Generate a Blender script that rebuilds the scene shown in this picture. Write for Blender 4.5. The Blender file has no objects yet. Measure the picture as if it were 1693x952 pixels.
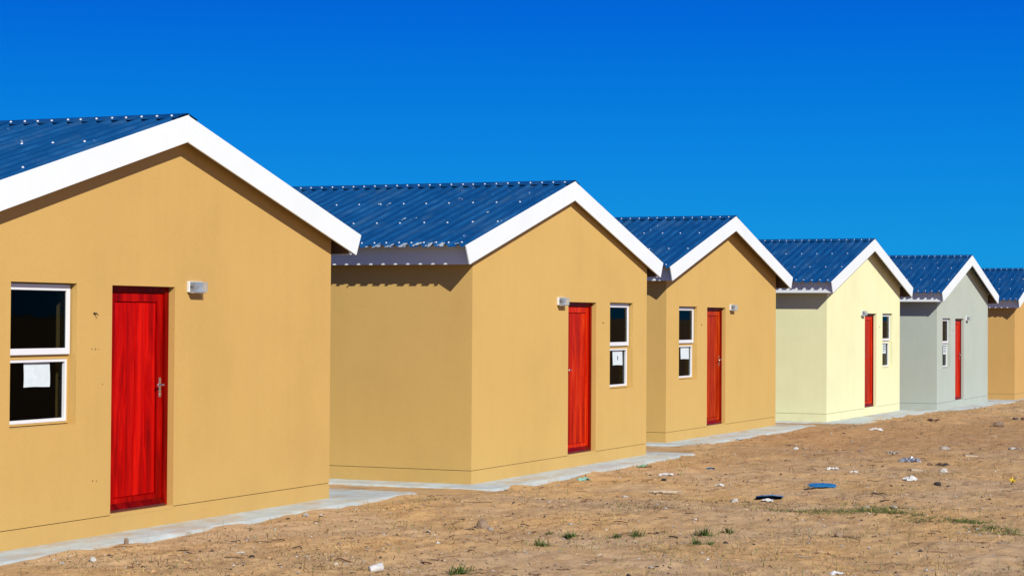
import bpy, math, random
import numpy as np
from mathutils import Vector, Matrix

sc = bpy.context.scene
C = sc.collection
R = math.radians

# ------------------------------------------------------------------ camera
CAMZ = 2.05
cam_d = bpy.data.cameras.new('camera')
cam = bpy.data.objects.new('camera', cam_d)
C.objects.link(cam)
cam_d.sensor_width = 36.0
cam_d.lens = 36.0 * 3409.73 / 1693
cam_d.shift_x = 14.2 / 1693
cam_d.shift_y = -23.87 / 1693
cam_d.clip_start = 0.1
cam_d.clip_end = 8000
fw = Vector((0.91309653, 0.40718673, 0.02129985))
rt = Vector((0.4071541, -0.91333949, 0.00604346))
up = Vector((-0.02191481, -0.00315406, 0.99975487))
m3 = Matrix((rt, up, -fw)).transposed()
cam.matrix_world = Matrix.Translation((0, 0, CAMZ)) @ m3.to_4x4()
sc.camera = cam

# ------------------------------------------------------------------ light
SUN_EL, SUN_AZ = R(34.0), R(36.0)            # azimuth measured from -y toward -x
to_sun = Vector((-math.sin(SUN_AZ) * math.cos(SUN_EL), -math.cos(SUN_AZ) * math.cos(SUN_EL), math.sin(SUN_EL)))
sun_d = bpy.data.lights.new('sun', 'SUN')
sun_d.energy = 4.8
sun_d.angle = R(0.53)
sun_d.color = (1.0, 0.972, 0.885)
sun = bpy.data.objects.new('sun', sun_d)
sun.rotation_euler = to_sun.to_track_quat('Z', 'Y').to_euler()
sun.location = (0, 0, 40)
C.objects.link(sun)

w = bpy.data.worlds.new('World')
sc.world = w
w.use_nodes = True
nt = w.node_tree
nt.nodes.clear()
out = nt.nodes.new('ShaderNodeOutputWorld')
bg = nt.nodes.new('ShaderNodeBackground')
sky = nt.nodes.new('ShaderNodeTexSky')
sky.sky_type = 'NISHITA'
sky.sun_disc = False
sky.sun_elevation = SUN_EL
sky.sun_rotation = math.atan2(to_sun.x, to_sun.y)
sky.altitude = 200
sky.air_density = 1.0
sky.dust_density = 0.0
sky.ozone_density = 4.0
hsv = nt.nodes.new('ShaderNodeHueSaturation')
hsv.inputs['Saturation'].default_value = 1.6
nt.links.new(sky.outputs[0], hsv.inputs['Color'])
# deep polarised blue: the physical sky is blended with an elevation gradient that darkens towards the zenith
tc = nt.nodes.new('ShaderNodeTexCoord')
sp = nt.nodes.new('ShaderNodeSeparateXYZ')
nt.links.new(tc.outputs['Generated'], sp.inputs[0])
rp = nt.nodes.new('ShaderNodeValToRGB')
SKY = [(0.0, (.00, 3.3, 7.2)), (.035, (.00, 2.9, 7.4)), (.085, (.00, 2.2, 7.4)), (.15, (.00, 1.3, 6.8)), (.35, (.00, .50, 3.0)), (1.0, (.00, .28, 1.5))]
el = rp.color_ramp.elements
while len(el) < len(SKY): el.new(.5)
for i, (p_, c_) in enumerate(SKY):
    el[i].position = p_; el[i].color = (*c_, 1)
nt.links.new(sp.outputs['Z'], rp.inputs['Fac'])
mx = nt.nodes.new('ShaderNodeMix'); mx.data_type = 'RGBA'
mx.inputs[0].default_value = .012
nt.links.new(rp.outputs[0], mx.inputs[6])
nt.links.new(hsv.outputs[0], mx.inputs[7])
nt.links.new(mx.outputs[2], bg.inputs['Color'])
bg.inputs['Strength'].default_value = 0.10
nt.links.new(bg.outputs[0], out.inputs['Surface'])

sc.view_settings.view_transform = 'Standard'
sc.view_settings.look = 'None'
sc.view_settings.exposure = 0.0
sc.view_settings.gamma = 1.0
sc.cycles.max_bounces = 8
sc.cycles.diffuse_bounces = 1
sc.cycles.transparent_max_bounces = 12

# ------------------------------------------------------------------ materials
class NM:
    """small helper to write node materials"""
    def __init__(self, name):
        self.m = bpy.data.materials.new(name)
        self.m.use_nodes = True
        self.t = self.m.node_tree
        self.b = self.t.nodes['Principled BSDF']
        self.o = self.t.nodes['Material Output']
    def n(self, ty, **kw):
        nd = self.t.nodes.new(ty)
        for k, v in kw.items():
            if k in nd.inputs: nd.inputs[k].default_value = v
            else: setattr(nd, k, v)
        return nd
    def l(self, a, b): self.t.links.new(a, b)
    def pos(self, scale=(1, 1, 1), obj=False, rot=(0, 0, 0)):
        if obj: s = self.n('ShaderNodeTexCoord').outputs['Object']
        else: s = self.n('ShaderNodeNewGeometry').outputs['Position']
        mp = self.n('ShaderNodeMapping')
        mp.inputs['Scale'].default_value = scale
        mp.inputs['Rotation'].default_value = rot
        self.l(s, mp.inputs['Vector'])
        return mp.outputs[0]
    def noise(self, vec, scale, detail=4, rough=.55, dist=0):
        nd = self.n('ShaderNodeTexNoise')
        nd.inputs['Scale'].default_value = scale
        nd.inputs['Detail'].default_value = detail
        nd.inputs['Roughness'].default_value = rough
        nd.inputs['Distortion'].default_value = dist
        self.l(vec, nd.inputs['Vector'])
        return nd.outputs['Fac']
    def ramp(self, fac, stops):
        nd = self.n('ShaderNodeValToRGB')
        e = nd.color_ramp.elements
        while len(e) < len(stops): e.new(0.5)
        for i, (p, c) in enumerate(stops):
            e[i].position = p
            e[i].color = (*c, 1) if len(c) == 3 else c
        self.l(fac, nd.inputs['Fac'])
        return nd.outputs['Color']
    def mix(self, a, b, fac, mode='MIX'):
        nd = self.n('ShaderNodeMix', data_type='RGBA', blend_type=mode)
        for s, v in ((nd.inputs[6], a), (nd.inputs[7], b), (nd.inputs[0], fac)):
            if hasattr(v, 'links'): self.l(v, s)
            elif isinstance(v, (int, float)): s.default_value = v
            else: s.default_value = (*v, 1)
        return nd.outputs[2]
    def bump(self, h, strength, dist=.01, normal=None):
        nd = self.n('ShaderNodeBump')
        nd.inputs['Strength'].default_value = strength
        nd.inputs['Distance'].default_value = dist
        self.l(h, nd.inputs['Height'])
        if normal is not None: self.l(normal, nd.inputs['Normal'])
        return nd.outputs[0]
    def set(self, **kw):
        for k, v in kw.items():
            s = self.b.inputs[k]
            if hasattr(v, 'links'): self.l(v, s)
            elif isinstance(v, (tuple, list)): s.default_value = (*v, 1) if len(v) == 3 else v
            else: s.default_value = v
        return self

def sc3(c, f): return tuple(x * f for x in c)

def plain(name, col, rough=.6, var=.12, scale=6, **kw):
    k = NM(name)
    c = k.ramp(k.noise(k.pos(), scale), [(.3, sc3(col, 1 - var)), (.7, sc3(col, 1 + var))])
    k.set(**{'Base Color': c, 'Roughness': rough}, **kw)
    return k.m

def plaster(name, col, warm):
    k = NM(name)
    p = k.pos()
    a = k.noise(p, .9, 5, .6)
    base = k.ramp(a, [(.28, sc3(col, .94)), (.5, col), (.75, warm)])
    streak = k.noise(k.pos((3.2, 3.2, .25)), 1.6, 4, .6)
    base = k.mix(base, k.ramp(streak, [(.35, (.95, .945, .93)), (.6, (1, 1, 1))]), .35, 'MULTIPLY')
    fine = k.noise(p, 60, 3, .6)
    base = k.mix(base, k.ramp(fine, [(.3, (.93, .93, .93)), (.7, (1.04, 1.04, 1.04))]), .6, 'MULTIPLY')
    # splashed soil and damp along the foot of the wall
    sep = k.n('ShaderNodeSeparateXYZ'); k.l(k.pos(obj=True), sep.inputs[0])
    mr = k.n('ShaderNodeMapRange'); k.l(sep.outputs['Z'], mr.inputs['Value'])
    mr.inputs['From Min'].default_value = -.17; mr.inputs['From Max'].default_value = .10
    mr.inputs['To Min'].default_value = 1; mr.inputs['To Max'].default_value = 0
    mm = k.n('ShaderNodeMath', operation='MULTIPLY'); k.l(mr.outputs[0], mm.inputs[0])
    k.l(k.ramp(k.noise(p, 5, 5, .65), [(.42, (0, 0, 0)), (.80, (.25, .25, .25))]), mm.inputs[1])
    base = k.mix(base, sc3((.46, .30, .15), .95), mm.outputs[0])
    b1 = k.bump(k.noise(p, 1.7, 3, .5), .16, .02)
    b2 = k.bump(k.noise(k.pos((1, 1, 2.2)), 9, 4, .6), .18, .006, b1)
    b3 = k.bump(k.noise(p, 130, 2, .6), .25, .0015, b2)
    k.set(**{'Base Color': base, 'Roughness': .85, 'Specular IOR Level': .2, 'Normal': b3})
    return k.m

M = {}
M['tan'] = plaster('tan_plaster', (.617, .383, .120), (.63, .395, .126))
M['tan_light'] = plaster('light_tan_plaster', (.645, .412, .130), (.66, .425, .138))
M['tan_orange'] = plaster('orange_tan_plaster', (.62, .37, .12), (.63, .38, .125))
M['cream'] = plaster('cream_plaster', (.86, .84, .50), (.87, .85, .52))
M['grey'] = plaster('grey_green_plaster', (.475, .525, .455), (.485, .535, .465))
M['white_board'] = plain('white_fibre_cement', (.83, .87, .88), .55, .025, 1.5)
M['white_frame'] = plain('white_frame_paint', (.80, .80, .82), .35, .03, 4)
M['lamp_white'] = plain('white_lamp_plastic', (.78, .78, .77), .35, .02, 4)
M['paper'] = plain('notice_paper', (.66, .74, .77), .8, .06, 14)
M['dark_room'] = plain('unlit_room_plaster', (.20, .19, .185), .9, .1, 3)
M['bare_timber'] = plain('dark_timber', (.10, .02, .012), .5, .3, 9)
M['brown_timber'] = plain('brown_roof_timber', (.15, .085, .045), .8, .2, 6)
M['chrome'] = plain('polished_metal', (.62, .60, .58), .22, .05, 20, Metallic=1.0)
M['screw'] = plain('pale_screw_metal', (.72, .75, .78), .3, .05, 20, Metallic=.15)
M['holder'] = plain('grey_lamp_holder', (.07, .08, .10), .4, .1, 20)
M['hole'] = plain('dark_wire', (.03, .02, .015), .8, .1, 20)

# blue roof sheeting: paint gloss with scratches, dust runs and white splashes
k = NM('blue_painted_roof_steel')
p = k.pos()
run = k.noise(k.pos((.55, 9, 2.0)), 2.2, 5, .65)
col = k.ramp(run, [(.25, (.003, .046, .145)), (.5, (.005, .068, .205)), (.70, (.010, .098, .265)), (.86, (.09, .24, .43))])
blot = k.noise(p, 7, 6, .72, .6)
col = k.mix(col, (.45, .56, .66), k.ramp(blot, [(.655, (0, 0, 0)), (.69, (.55, .55, .55)), (.73, (.8, .8, .8))]))
dust = k.noise(k.pos((.8, 3, 1)), 1.3, 5, .7)
col = k.mix(col, (.09, .19, .27), k.ramp(dust, [(.50, (0, 0, 0)), (.80, (.40, .40, .40))]))
k.set(**{'Base Color': col, 'Roughness': k.ramp(run, [(.3, (.24,) * 3), (.8, (.42,) * 3)]), 'Specular IOR Level': .5,
         'Normal': k.bump(k.noise(p, 5, 3), .08, .01)})
M['roof'] = k.m
M['roof_cap'] = k.m
# paint splash
M['splash'] = plain('dried_paint_splash', (.62, .68, .70), .8, .2, 40)

# varnished red timber
def wood(name, a, b, c):
    k = NM(name)
    oi = k.n('ShaderNodeObjectInfo')
    mp = k.n('ShaderNodeVectorMath', operation='ADD')
    k.l(k.pos((6.5, 6.5, .55)), mp.inputs[0])
    ml = k.n('ShaderNodeVectorMath', operation='SCALE'); ml.inputs[0].default_value = (7, 3, 5)
    k.l(oi.outputs['Random'], ml.inputs['Scale'])
    k.l(ml.outputs[0], mp.inputs[1])
    g = k.noise(mp.outputs[0], 1.15, 6, .66, 1.1)
    col = k.ramp(g, [(.28, a), (.5, b), (.74, c)])
    fine = k.noise(k.pos((30, 30, 1.2)), 2.0, 5, .7)
    col = k.mix(col, k.ramp(fine, [(.3, (.62, .5, .5)), (.65, (1.1, 1.05, 1.0))]), .7, 'MULTIPLY')
    tone = k.n('ShaderNodeMapRange'); k.l(oi.outputs['Random'], tone.inputs['Value'])
    tone.inputs['To Min'].default_value = .72; tone.inputs['To Max'].default_value = 1.18
    comb = k.n('ShaderNodeCombineColor')
    for i in range(3): k.l(tone.outputs[0], comb.inputs[i])
    col = k.mix(col, comb.outputs[0], 1.0, 'MULTIPLY')
    k.set(**{'Base Color': col, 'Roughness': k.ramp(g, [(.3, (.28,) * 3), (.7, (.42,) * 3)]), 'Specular IOR Level': .035,
             'Normal': k.bump(fine, .25, .0015), 'Coat Weight': .02, 'Coat Roughness': .18})
    return k.m
M['door_red'] = wood('deep_red_stained_timber', (.17, .001, .0006), (.44, .0012, .0008), (.74, .010, .003))
M['door_orange'] = wood('orange_red_stained_timber', (.24, .006, .001), (.54, .028, .002), (.80, .110, .008))
M['door_bright'] = wood('bright_red_stained_timber', (.24, .003, .001), (.58, .014, .0015), (.84, .060, .006))

for q_ in ('red', 'orange', 'bright'):
    M['frame_' + q_] = wood('dark_' + q_ + '_door_frame', (.07, .001, .0006), (.20, .0015, .001), (.34, .006, .002))

def glassy(name, tint, transp, rough, diffuse=None, ior=1.25):
    k = NM(name)
    k.t.nodes.remove(k.b)
    tr = k.n('ShaderNodeBsdfTransparent'); tr.inputs[0].default_value = (*tint, 1)
    gl = k.n('ShaderNodeBsdfGlossy'); gl.inputs['Roughness'].default_value = rough
    fr = k.n('ShaderNodeFresnel'); fr.inputs['IOR'].default_value = ior
    k.l(k.bump(k.noise(k.pos(), 2.5, 2), .03, .02), gl.inputs['Normal'])
    mx = k.n('ShaderNodeMixShader')
    k.l(fr.outputs[0], mx.inputs[0]); k.l(tr.outputs[0], mx.inputs[1]); k.l(gl.outputs[0], mx.inputs[2])
    res = mx.outputs[0]
    if diffuse:
        df = k.n('ShaderNodeBsdfDiffuse'); df.inputs[0].default_value = (*diffuse, 1)
        m2 = k.n('ShaderNodeMixShader'); m2.inputs[0].default_value = 1 - transp
        k.l(res, m2.inputs[1]); k.l(df.outputs[0], m2.inputs[2]); res = m2.outputs[0]
    k.l(res, k.o.inputs['Surface'])
    return k.m
M['glass'] = glassy('window_glass', (.52, .55, .56), 1, .02, None, 1.10)
M['dusty_glass'] = M['glass']
M['clear_cover'] = glassy('ribbed_clear_plastic', (.85, .88, .9), .66, .15, (.62, .66, .70))

# concrete apron dusted with sand
k = NM('dusty_concrete')
p = k.pos()
col = k.ramp(k.noise(p, 3.5, 6, .65), [(.3, (.45, .50, .50)), (.6, (.56, .625, .625)), (.8, (.64, .70, .70))])
col = k.mix(col, (.52, .38, .22), k.ramp(k.noise(k.pos((1, 1.8, 1)), 1.3, 6, .72), [(.47, (0, 0, 0)), (.66, (.85, .85, .85))]))
k.set(**{'Base Color': col, 'Roughness': .9, 'Specular IOR Level': .2,
         'Normal': k.bump(k.noise(p, 40, 4, .65), .4, .004, k.bump(k.noise(p, 4, 3), .3, .02))})
M['concrete'] = k.m

# sandy ground
k = NM('trampled_sand')
p = k.pos()
big = k.noise(p, .55, 4, .55)
col = k.ramp(big, [(.30, (.65, .388, .162)), (.48, (.61, .388, .190)), (.62, (.57, .385, .222)), (.78, (.63, .397, .172))])
ds = k.n('ShaderNodeVectorMath', operation='DISTANCE'); k.l(k.pos((1, 2.2, 1)), ds.inputs[0]); ds.inputs[1].default_value = (39, 18.5, 0)
dn = k.n('ShaderNodeMath', operation='MULTIPLY_ADD'); k.l(k.noise(p, .5, 5, .6), dn.inputs[0]); dn.inputs[1].default_value = -16; k.l(ds.outputs['Value'], dn.inputs[2])
dr = k.n('ShaderNodeMapRange'); k.l(dn.outputs[0], dr.inputs['Value'])
dr.inputs['From Min'].default_value = -3; dr.inputs['From Max'].default_value = 4; dr.inputs['To Min'].default_value = .75; dr.inputs['To Max'].default_value = 0
col = k.mix(col, (.46, .255, .115), dr.outputs[0])
dk = k.noise(k.pos((1, 1.6, 1)), 1.15, 6, .7)
col = k.mix(col, (.36, .215, .115), k.ramp(dk, [(.50, (0, 0, 0)), (.70, (.8, .8, .8))]))
med = k.noise(p, 3.5, 5, .65)
col = k.mix(col, k.ramp(med, [(.30, (.74, .68, .62)), (.52, (1, 1, 1)), (.72, (1.14, 1.13, 1.10))]), .9, 'MULTIPLY')
stp = k.noise(p, 16, 5, .7)
col = k.mix(col, (.62, .42, .17), k.ramp(stp, [(.55, (0, 0, 0)), (.75, (.6, .6, .6))]))
speck = k.noise(p, 48, 4, .75)
col = k.mix(col, (.13, .075, .035), k.ramp(speck, [(.585, (0, 0, 0)), (.65, (.75, .75, .75))]))
pale = k.noise(p, 31, 3, .7)
col = k.mix(col, (.74, .60, .44), k.ramp(pale, [(.64, (0, 0, 0)), (.72, (.6, .6, .6))]))
b = k.bump(k.noise(p, 5, 5, .65), .3, .05)
b = k.bump(k.noise(p, 22, 5, .7), .45, .02, b)
b = k.bump(k.noise(p, 120, 3, .7), .6, .003, b)
k.set(**{'Base Color': col, 'Roughness': .95, 'Specular IOR Level': .1, 'Normal': b})
M['sand'] = k.m

for nm, c, r_ in (('stone_brown', (.26, .18, .12), .9), ('stone_grey', (.36, .33, .29), .9), ('stone_pale', (.52, .48, .42), .9),
                  ('dark_wood', (.075, .045, .028), .9), ('dry_straw', (.50, .35, .13), .9), ('dry_twig', (.19, .115, .06), .9),
                  ('dead_leaf', (.15, .06, .03), .8), ('grass_green', (.06, .12, .016), .7), ('grass_olive', (.17, .19, .04), .7),
                  ('trash_white', (.60, .585, .56), .7), ('trash_teal', (.22, .45, .38), .7), ('trash_green', (.12, .30, .16), .7),
                  ('sheet_blue', (.02, .17, .40), .4), ('sheet_navy', (.02, .085, .22), .5), ('foil', (.66, .67, .7), .25),
                  ('yellow_plastic', (.75, .52, .03), .5), ('plank_pale', (.50, .40, .28), .85), ('char', (.035, .028, .025), .9)):
    M[nm] = plain(nm, c, r_, .22, 18)
M['bag'] = glassy('crumpled_clear_plastic', (.9, .92, .95), .62, .12, (.40, .42, .50))

# ------------------------------------------------------------------ mesh building
class MB:
    def __init__(self): self.v = []; self.f = []; self.mi = []
    def add(self, vs, fs, mi=0):
        o = len(self.v); self.v += [tuple(x) for x in vs]
        for f in fs: self.f.append(tuple(i + o for i in f)); self.mi.append(mi)
        return self
    def box(self, x0, x1, y0, y1, z0, z1, mi=0):
        if x0 > x1: x0, x1 = x1, x0
        vs = [(x, y, z) for z in (z0, z1) for y in (y0, y1) for x in (x0, x1)]
        return self.add(vs, [(0, 2, 3, 1), (4, 5, 7, 6), (0, 1, 5, 4), (2, 6, 7, 3), (0, 4, 6, 2), (1, 3, 7, 5)], mi)
    def quad(self, *p, mi=0): return self.add(p, [tuple(range(len(p)))], mi)
    def prism(self, poly, axis, a, b, mi=0):
        """poly of 2D points extruded along axis from a to b (axis 1 = y)"""
        def pt(q, t): return (q[0], t, q[1]) if axis == 1 else ((t, q[0], q[1]) if axis == 0 else (q[0], q[1], t))
        n = len(poly)
        vs = [pt(q, a) for q in poly] + [pt(q, b) for q in poly]
        fs = [tuple(range(n)), tuple(range(2 * n - 1, n - 1, -1))]
        fs += [(i, n + i, n + (i + 1) % n, (i + 1) % n) for i in range(n)]
        return self.add(vs, fs, mi)
    def tube(self, pts, r, seg=6, mi=0):
        pts = [Vector(q) for q in pts]; rs = r if isinstance(r, (list, tuple)) else [r] * len(pts)
        vs, fs = [], []
        for i, q in enumerate(pts):
            d = (pts[min(i + 1, len(pts) - 1)] - pts[max(i - 1, 0)]).normalized()
            a = d.cross(Vector((.31, .17, .93))).normalized(); b_ = d.cross(a)
            for j in range(seg):
                t = 2 * math.pi * j / seg
                vs.append(q + (a * math.cos(t) + b_ * math.sin(t)) * rs[i])
        for i in range(len(pts) - 1):
            for j in range(seg):
                k2 = (j + 1) % seg
                fs.append((i * seg + j, i * seg + k2, (i + 1) * seg + k2, (i + 1) * seg + j))
        fs.append(tuple(range(seg))[::-1]); fs.append(tuple((len(pts) - 1) * seg + j for j in range(seg)))
        return self.add(vs, fs, mi)
    def mesh(self, name, mats, smooth=False):
        me = bpy.data.meshes.new(name)
        me.from_pydata(self.v, [], self.f)
        for m in (mats if isinstance(mats, (list, tuple)) else [mats]): me.materials.append(M[m] if isinstance(m, str) else m)
        if any(self.mi): me.polygons.foreach_set('material_index', self.mi)
        if smooth: me.polygons.foreach_set('use_smooth', [True] * len(me.polygons))
        me.update()
        return me
    def build(self, name, mats, parent=None, smooth=False, fix=True):
        me = self.mesh(name, mats, smooth)
        if fix:
            import bmesh
            bm = bmesh.new(); bm.from_mesh(me); bmesh.ops.recalc_face_normals(bm, faces=bm.faces); bm.to_mesh(me); bm.free()
        return link(name, me, parent)

def link(name, me, parent=None):
    o = bpy.data.objects.new(name, me); C.objects.link(o)
    if parent is not None: o.parent = parent
    return o

def bevel(o, wdt, seg=2):
    md = o.modifiers.new('bevel', 'BEVEL'); md.width = wdt; md.segments = seg; md.limit_method = 'ANGLE'
    return o

def tag(o, label=None, cat=None, group=None, kind=None):
    if label: o['label'] = label
    if cat: o['category'] = cat
    if group: o['group'] = group
    if kind: o['kind'] = kind
    return o

def empty(name, loc, rz=0):
    o = bpy.data.objects.new(name, None); o.location = loc; o.rotation_euler = (0, 0, rz); o.empty_display_size = .2
    C.objects.link(o)
    return o

# ------------------------------------------------------------------ house data (metres)
OH, OFR, FH, ZAP, SL = .4242, .1822, .2578, 3.7434, .28061
D0, D1, W0, W1, WT, WB, ZB, CUT = -1.0242, .0245, -2.5214, -1.5717, 2.1066, .855, -.165, .1137
HALF = [3.1628, 3.1469, 3.1712, 3.1888, 3.1727, 3.1558]
HX = [16.7941, 26.1385, 35.6822, 45.0707, 54.0481, 64.3989]
HY = [10.9576, 10.6791, 11.5167, 11.2954, 10.9450, 10.9249]
HZ = [-1.8265 + CAMZ, -1.8820 + CAMZ, -1.8984 + CAMZ, -1.9616 + CAMZ, -2.0583 + CAMZ, -2.1494 + CAMZ]
HR = [.0069, .0033, -.0012, -.0062, -.0053, .0025]
OL = [0, -.0259, -.0401, -.0138, .0081, -.0119]
OR = [.0068, .0451, .0479, .0191, -.0244, 0]
DX = [.0039, .0243, -.0073, -.0425, -.0148, 0]
OF = [-.0325, -.0867, .023, .0341, .049, .013]
LEN = 7.0
OVERSHOOT = [.195, .193, .176, .118, .122, .190]     # sheet overhang past the side fascia
WALL = ['tan', 'tan_light', 'tan_light', 'cream', 'grey', 'tan_orange']
DOORM = ['door_red', 'door_bright', 'door_orange', 'door_bright', 'door_bright', 'door_bright']

# ------------------------------------------------------------------ ground height
GX = [16.79, 26.14, 35.68, 45.07, 54.05, 64.40]
GZ = [.030, -.026, -.044, -.104, -.196, -.285]
def zbase(x):
    x = np.asarray(x, float); z = np.full(x.shape, GZ[0])
    for i in range(5):
        m = (GX[i] + GX[i + 1]) / 2 + .5
        t = np.clip((x - (m - 1.2)) / 2.4, 0, 1); t = t * t * (3 - 2 * t)
        z = z + (GZ[i + 1] - GZ[i]) * t
    return z

def hash2(ix, iy, s):
    h = (ix.astype(np.int64) * 374761393 + iy.astype(np.int64) * 668265263 + s * 974634213) & 0x7fffffff
    h = ((h ^ (h >> 13)) * 1274126177) & 0x7fffffff
    return ((h ^ (h >> 16)) & 0xffff) / 65535.0
def vnoise(x, y, s):
    x0 = np.floor(x); y0 = np.floor(y); fx = x - x0; fy = y - y0
    fx = fx * fx * (3 - 2 * fx); fy = fy * fy * (3 - 2 * fy)
    a = hash2(x0, y0, s); b = hash2(x0 + 1, y0, s); c = hash2(x0, y0 + 1, s); d = hash2(x0 + 1, y0 + 1, s)
    return (a * (1 - fx) + b * fx) * (1 - fy) + (c * (1 - fx) + d * fx) * fy - .5

def front(x):
    """y of the aprons' front edge"""
    return np.interp(x, [13, 21.2, 22.4, 30.2, 31.8, 39.5, 41.3, 49, 50.5, 58, 60], [10.4, 10.4, 10.15, 10.15, 10.95, 10.8, 10.7, 10.45, 10.35, 10.2, 10.2])

def gz(x, y):
    x = np.asarray(x, float); y = np.asarray(y, float)
    z = zbase(x)
    far = np.clip((front(x) - y) / .5, 0, 1)                # calm next to the aprons
    n = .055 * vnoise(x * .8, y * .8, 1) + .050 * vnoise(x * 2.1, y * 2.1, 2)
    l = vnoise(x * 5.3, y * 5.3, 3); n += .030 * np.abs(l) * 2 - .012
    n += .018 * vnoise(x * 10.7, y * 10.7, 4) + .016 * vnoise(x * 22, y * 22, 5)
    # sand heaped in a low bank before the far houses
    bank = np.exp(-((y - (front(x) - 1.1)) / .45) ** 2) * np.clip((x - 33) / 4, 0, 1) * .08
    drift = np.exp(-((front(x) - y - .02) / .16) ** 2) * np.clip(.006 + .060 * vnoise(x * 1.6, y * 1.6, 8) + .04 * vnoise(x * 5, y * 5, 9), -.01, .06)
    bank = bank + drift
    z = z + n * (.35 + .65 * far) * .72 + bank
    return z

def gz1(x, y): return float(gz(np.array([x]), np.array([y]))[0])

def axis(lo, hi, a0, a1, f0, grow, maxd):
    """coordinates: fine between lo and hi (step f0 grows with distance), coarse outside"""
    xs = [lo]
    while xs[-1] < hi: xs.append(xs[-1] + f0(xs[-1]))
    s = xs[-1] - xs[-2]
    while xs[-1] < a1: s *= grow; xs.append(xs[-1] + s)
    s = xs[1] - xs[0]
    while xs[0] > a0: s *= grow; xs.insert(0, xs[0] - s)
    return np.array(xs)
gx = axis(9, 74, -2500, 4000, lambda x: max(.04, x * .0034), 1.5, 0)
gy = axis(1.5, 12.0, -2500, 3000, lambda y: .04, 1.5, 0)
X, Y = np.meshgrid(gx, gy, indexing='ij')
Z = gz(X, Y)
inside = ((X > 5) & (X < 80) & (Y > -2) & (Y < 12.5))
Z = np.where(inside, Z, zbase(np.clip(X, 0, 90)) - .02)
nx, ny = X.shape
vs = np.stack([X, Y, Z], -1).reshape(-1, 3)
ii, jj = np.meshgrid(np.arange(nx - 1), np.arange(ny - 1), indexing='ij')
a = (ii * ny + jj).ravel()
fs = np.stack([a, a + ny, a + ny + 1, a + 1], -1)
me = bpy.data.meshes.new('sandy_ground')
me.vertices.add(len(vs)); me.vertices.foreach_set('co', vs.ravel())
me.loops.add(fs.size); me.loops.foreach_set('vertex_index', fs.ravel().astype(np.int32))
me.polygons.add(len(fs)); me.polygons.foreach_set('loop_start', (np.arange(len(fs)) * 4).astype(np.int32))
me.polygons.foreach_set('use_smooth', [True] * len(fs))
me.materials.append(M['sand'])
me.update(calc_edges=True); me.validate()
g = link('ground', me); tag(g, 'trampled brown sandy ground in front of the row of houses', 'ground', kind='structure')

# ------------------------------------------------------------------ houses
LABELS = [
 'nearest tan house at the left edge, window left of its deep red door',
 'second house in the row, light tan with a lamp left of its red door',
 'tan house in the middle of the row, window left of its orange-red door',
 'pale cream house with yellowish side wall between the tan and grey houses',
 'grey-green plastered house near the right edge, window left of its red door',
 'last tan house, cut off by the right edge so mostly its side wall shows']

def make_sheet(half_u, sgn, z_at, width_ribs=4):
    """ribbed roof sheet running from the ridge to the eave; local origin on the ridge line"""
    P = .1715
    prof = []
    for r_ in range(width_ribs):
        o = r_ * P
        prof += [(o, 0), (o + .052, 0), (o + .066, .027), (o + .106, .027), (o + .120, 0)]
    prof += [(width_ribs * P + .004, 0)]
    b = MB()
    us = [0.02, half_u * .5, half_u]
    for u in us:
        for (v, h) in prof: b.v.append((sgn * u, v, -SL * u + h))
    n = len(prof)
    for i in range(len(us) - 1):
        for j in range(n - 1):
            b.f.append((i * n + j, i * n + j + 1, (i + 1) * n + j + 1, (i + 1) * n + j)); b.mi.append(0)
    # turned down lip at the eave in each pan
    for r_ in range(width_ribs):
        o = r_ * P
        for (v0, v1) in (((o - .05 if r_ else o), o + .05),):
            e = (sgn * half_u, -SL * half_u)
            b.quad((e[0], v0, e[1]), (e[0], v1, e[1]), (e[0] + sgn * .012, v1, e[1] - .005), (e[0] + sgn * .012, v0, e[1] - .005))
    return b

def screw(b, c, nrm_s, r=.014):
    """dome headed screw with washer"""
    cx, cy, cz = c
    n = Vector((nrm_s * SL, 0, 1)).normalized(); a = Vector((0, 1, 0)); t = n.cross(a)
    o = Vector(c); rings = ((1.25, .0), (1.2, .3), (.75, .75), (.35, 1.0))
    vs, fs = [], []
    for (rr, hh) in rings:
        for j in range(6):
            an = 2 * math.pi * j / 6
            vs.append(o + (a * math.cos(an) + t * math.sin(an)) * rr * r + n * hh * r)
    for i in range(len(rings) - 1):
        for j in range(6): fs.append((i * 6 + j, i * 6 + (j + 1) % 6, (i + 1) * 6 + (j + 1) % 6, (i + 1) * 6 + j))
    fs.append(tuple(range(18, 24)))
    b.add(vs, fs)

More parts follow.
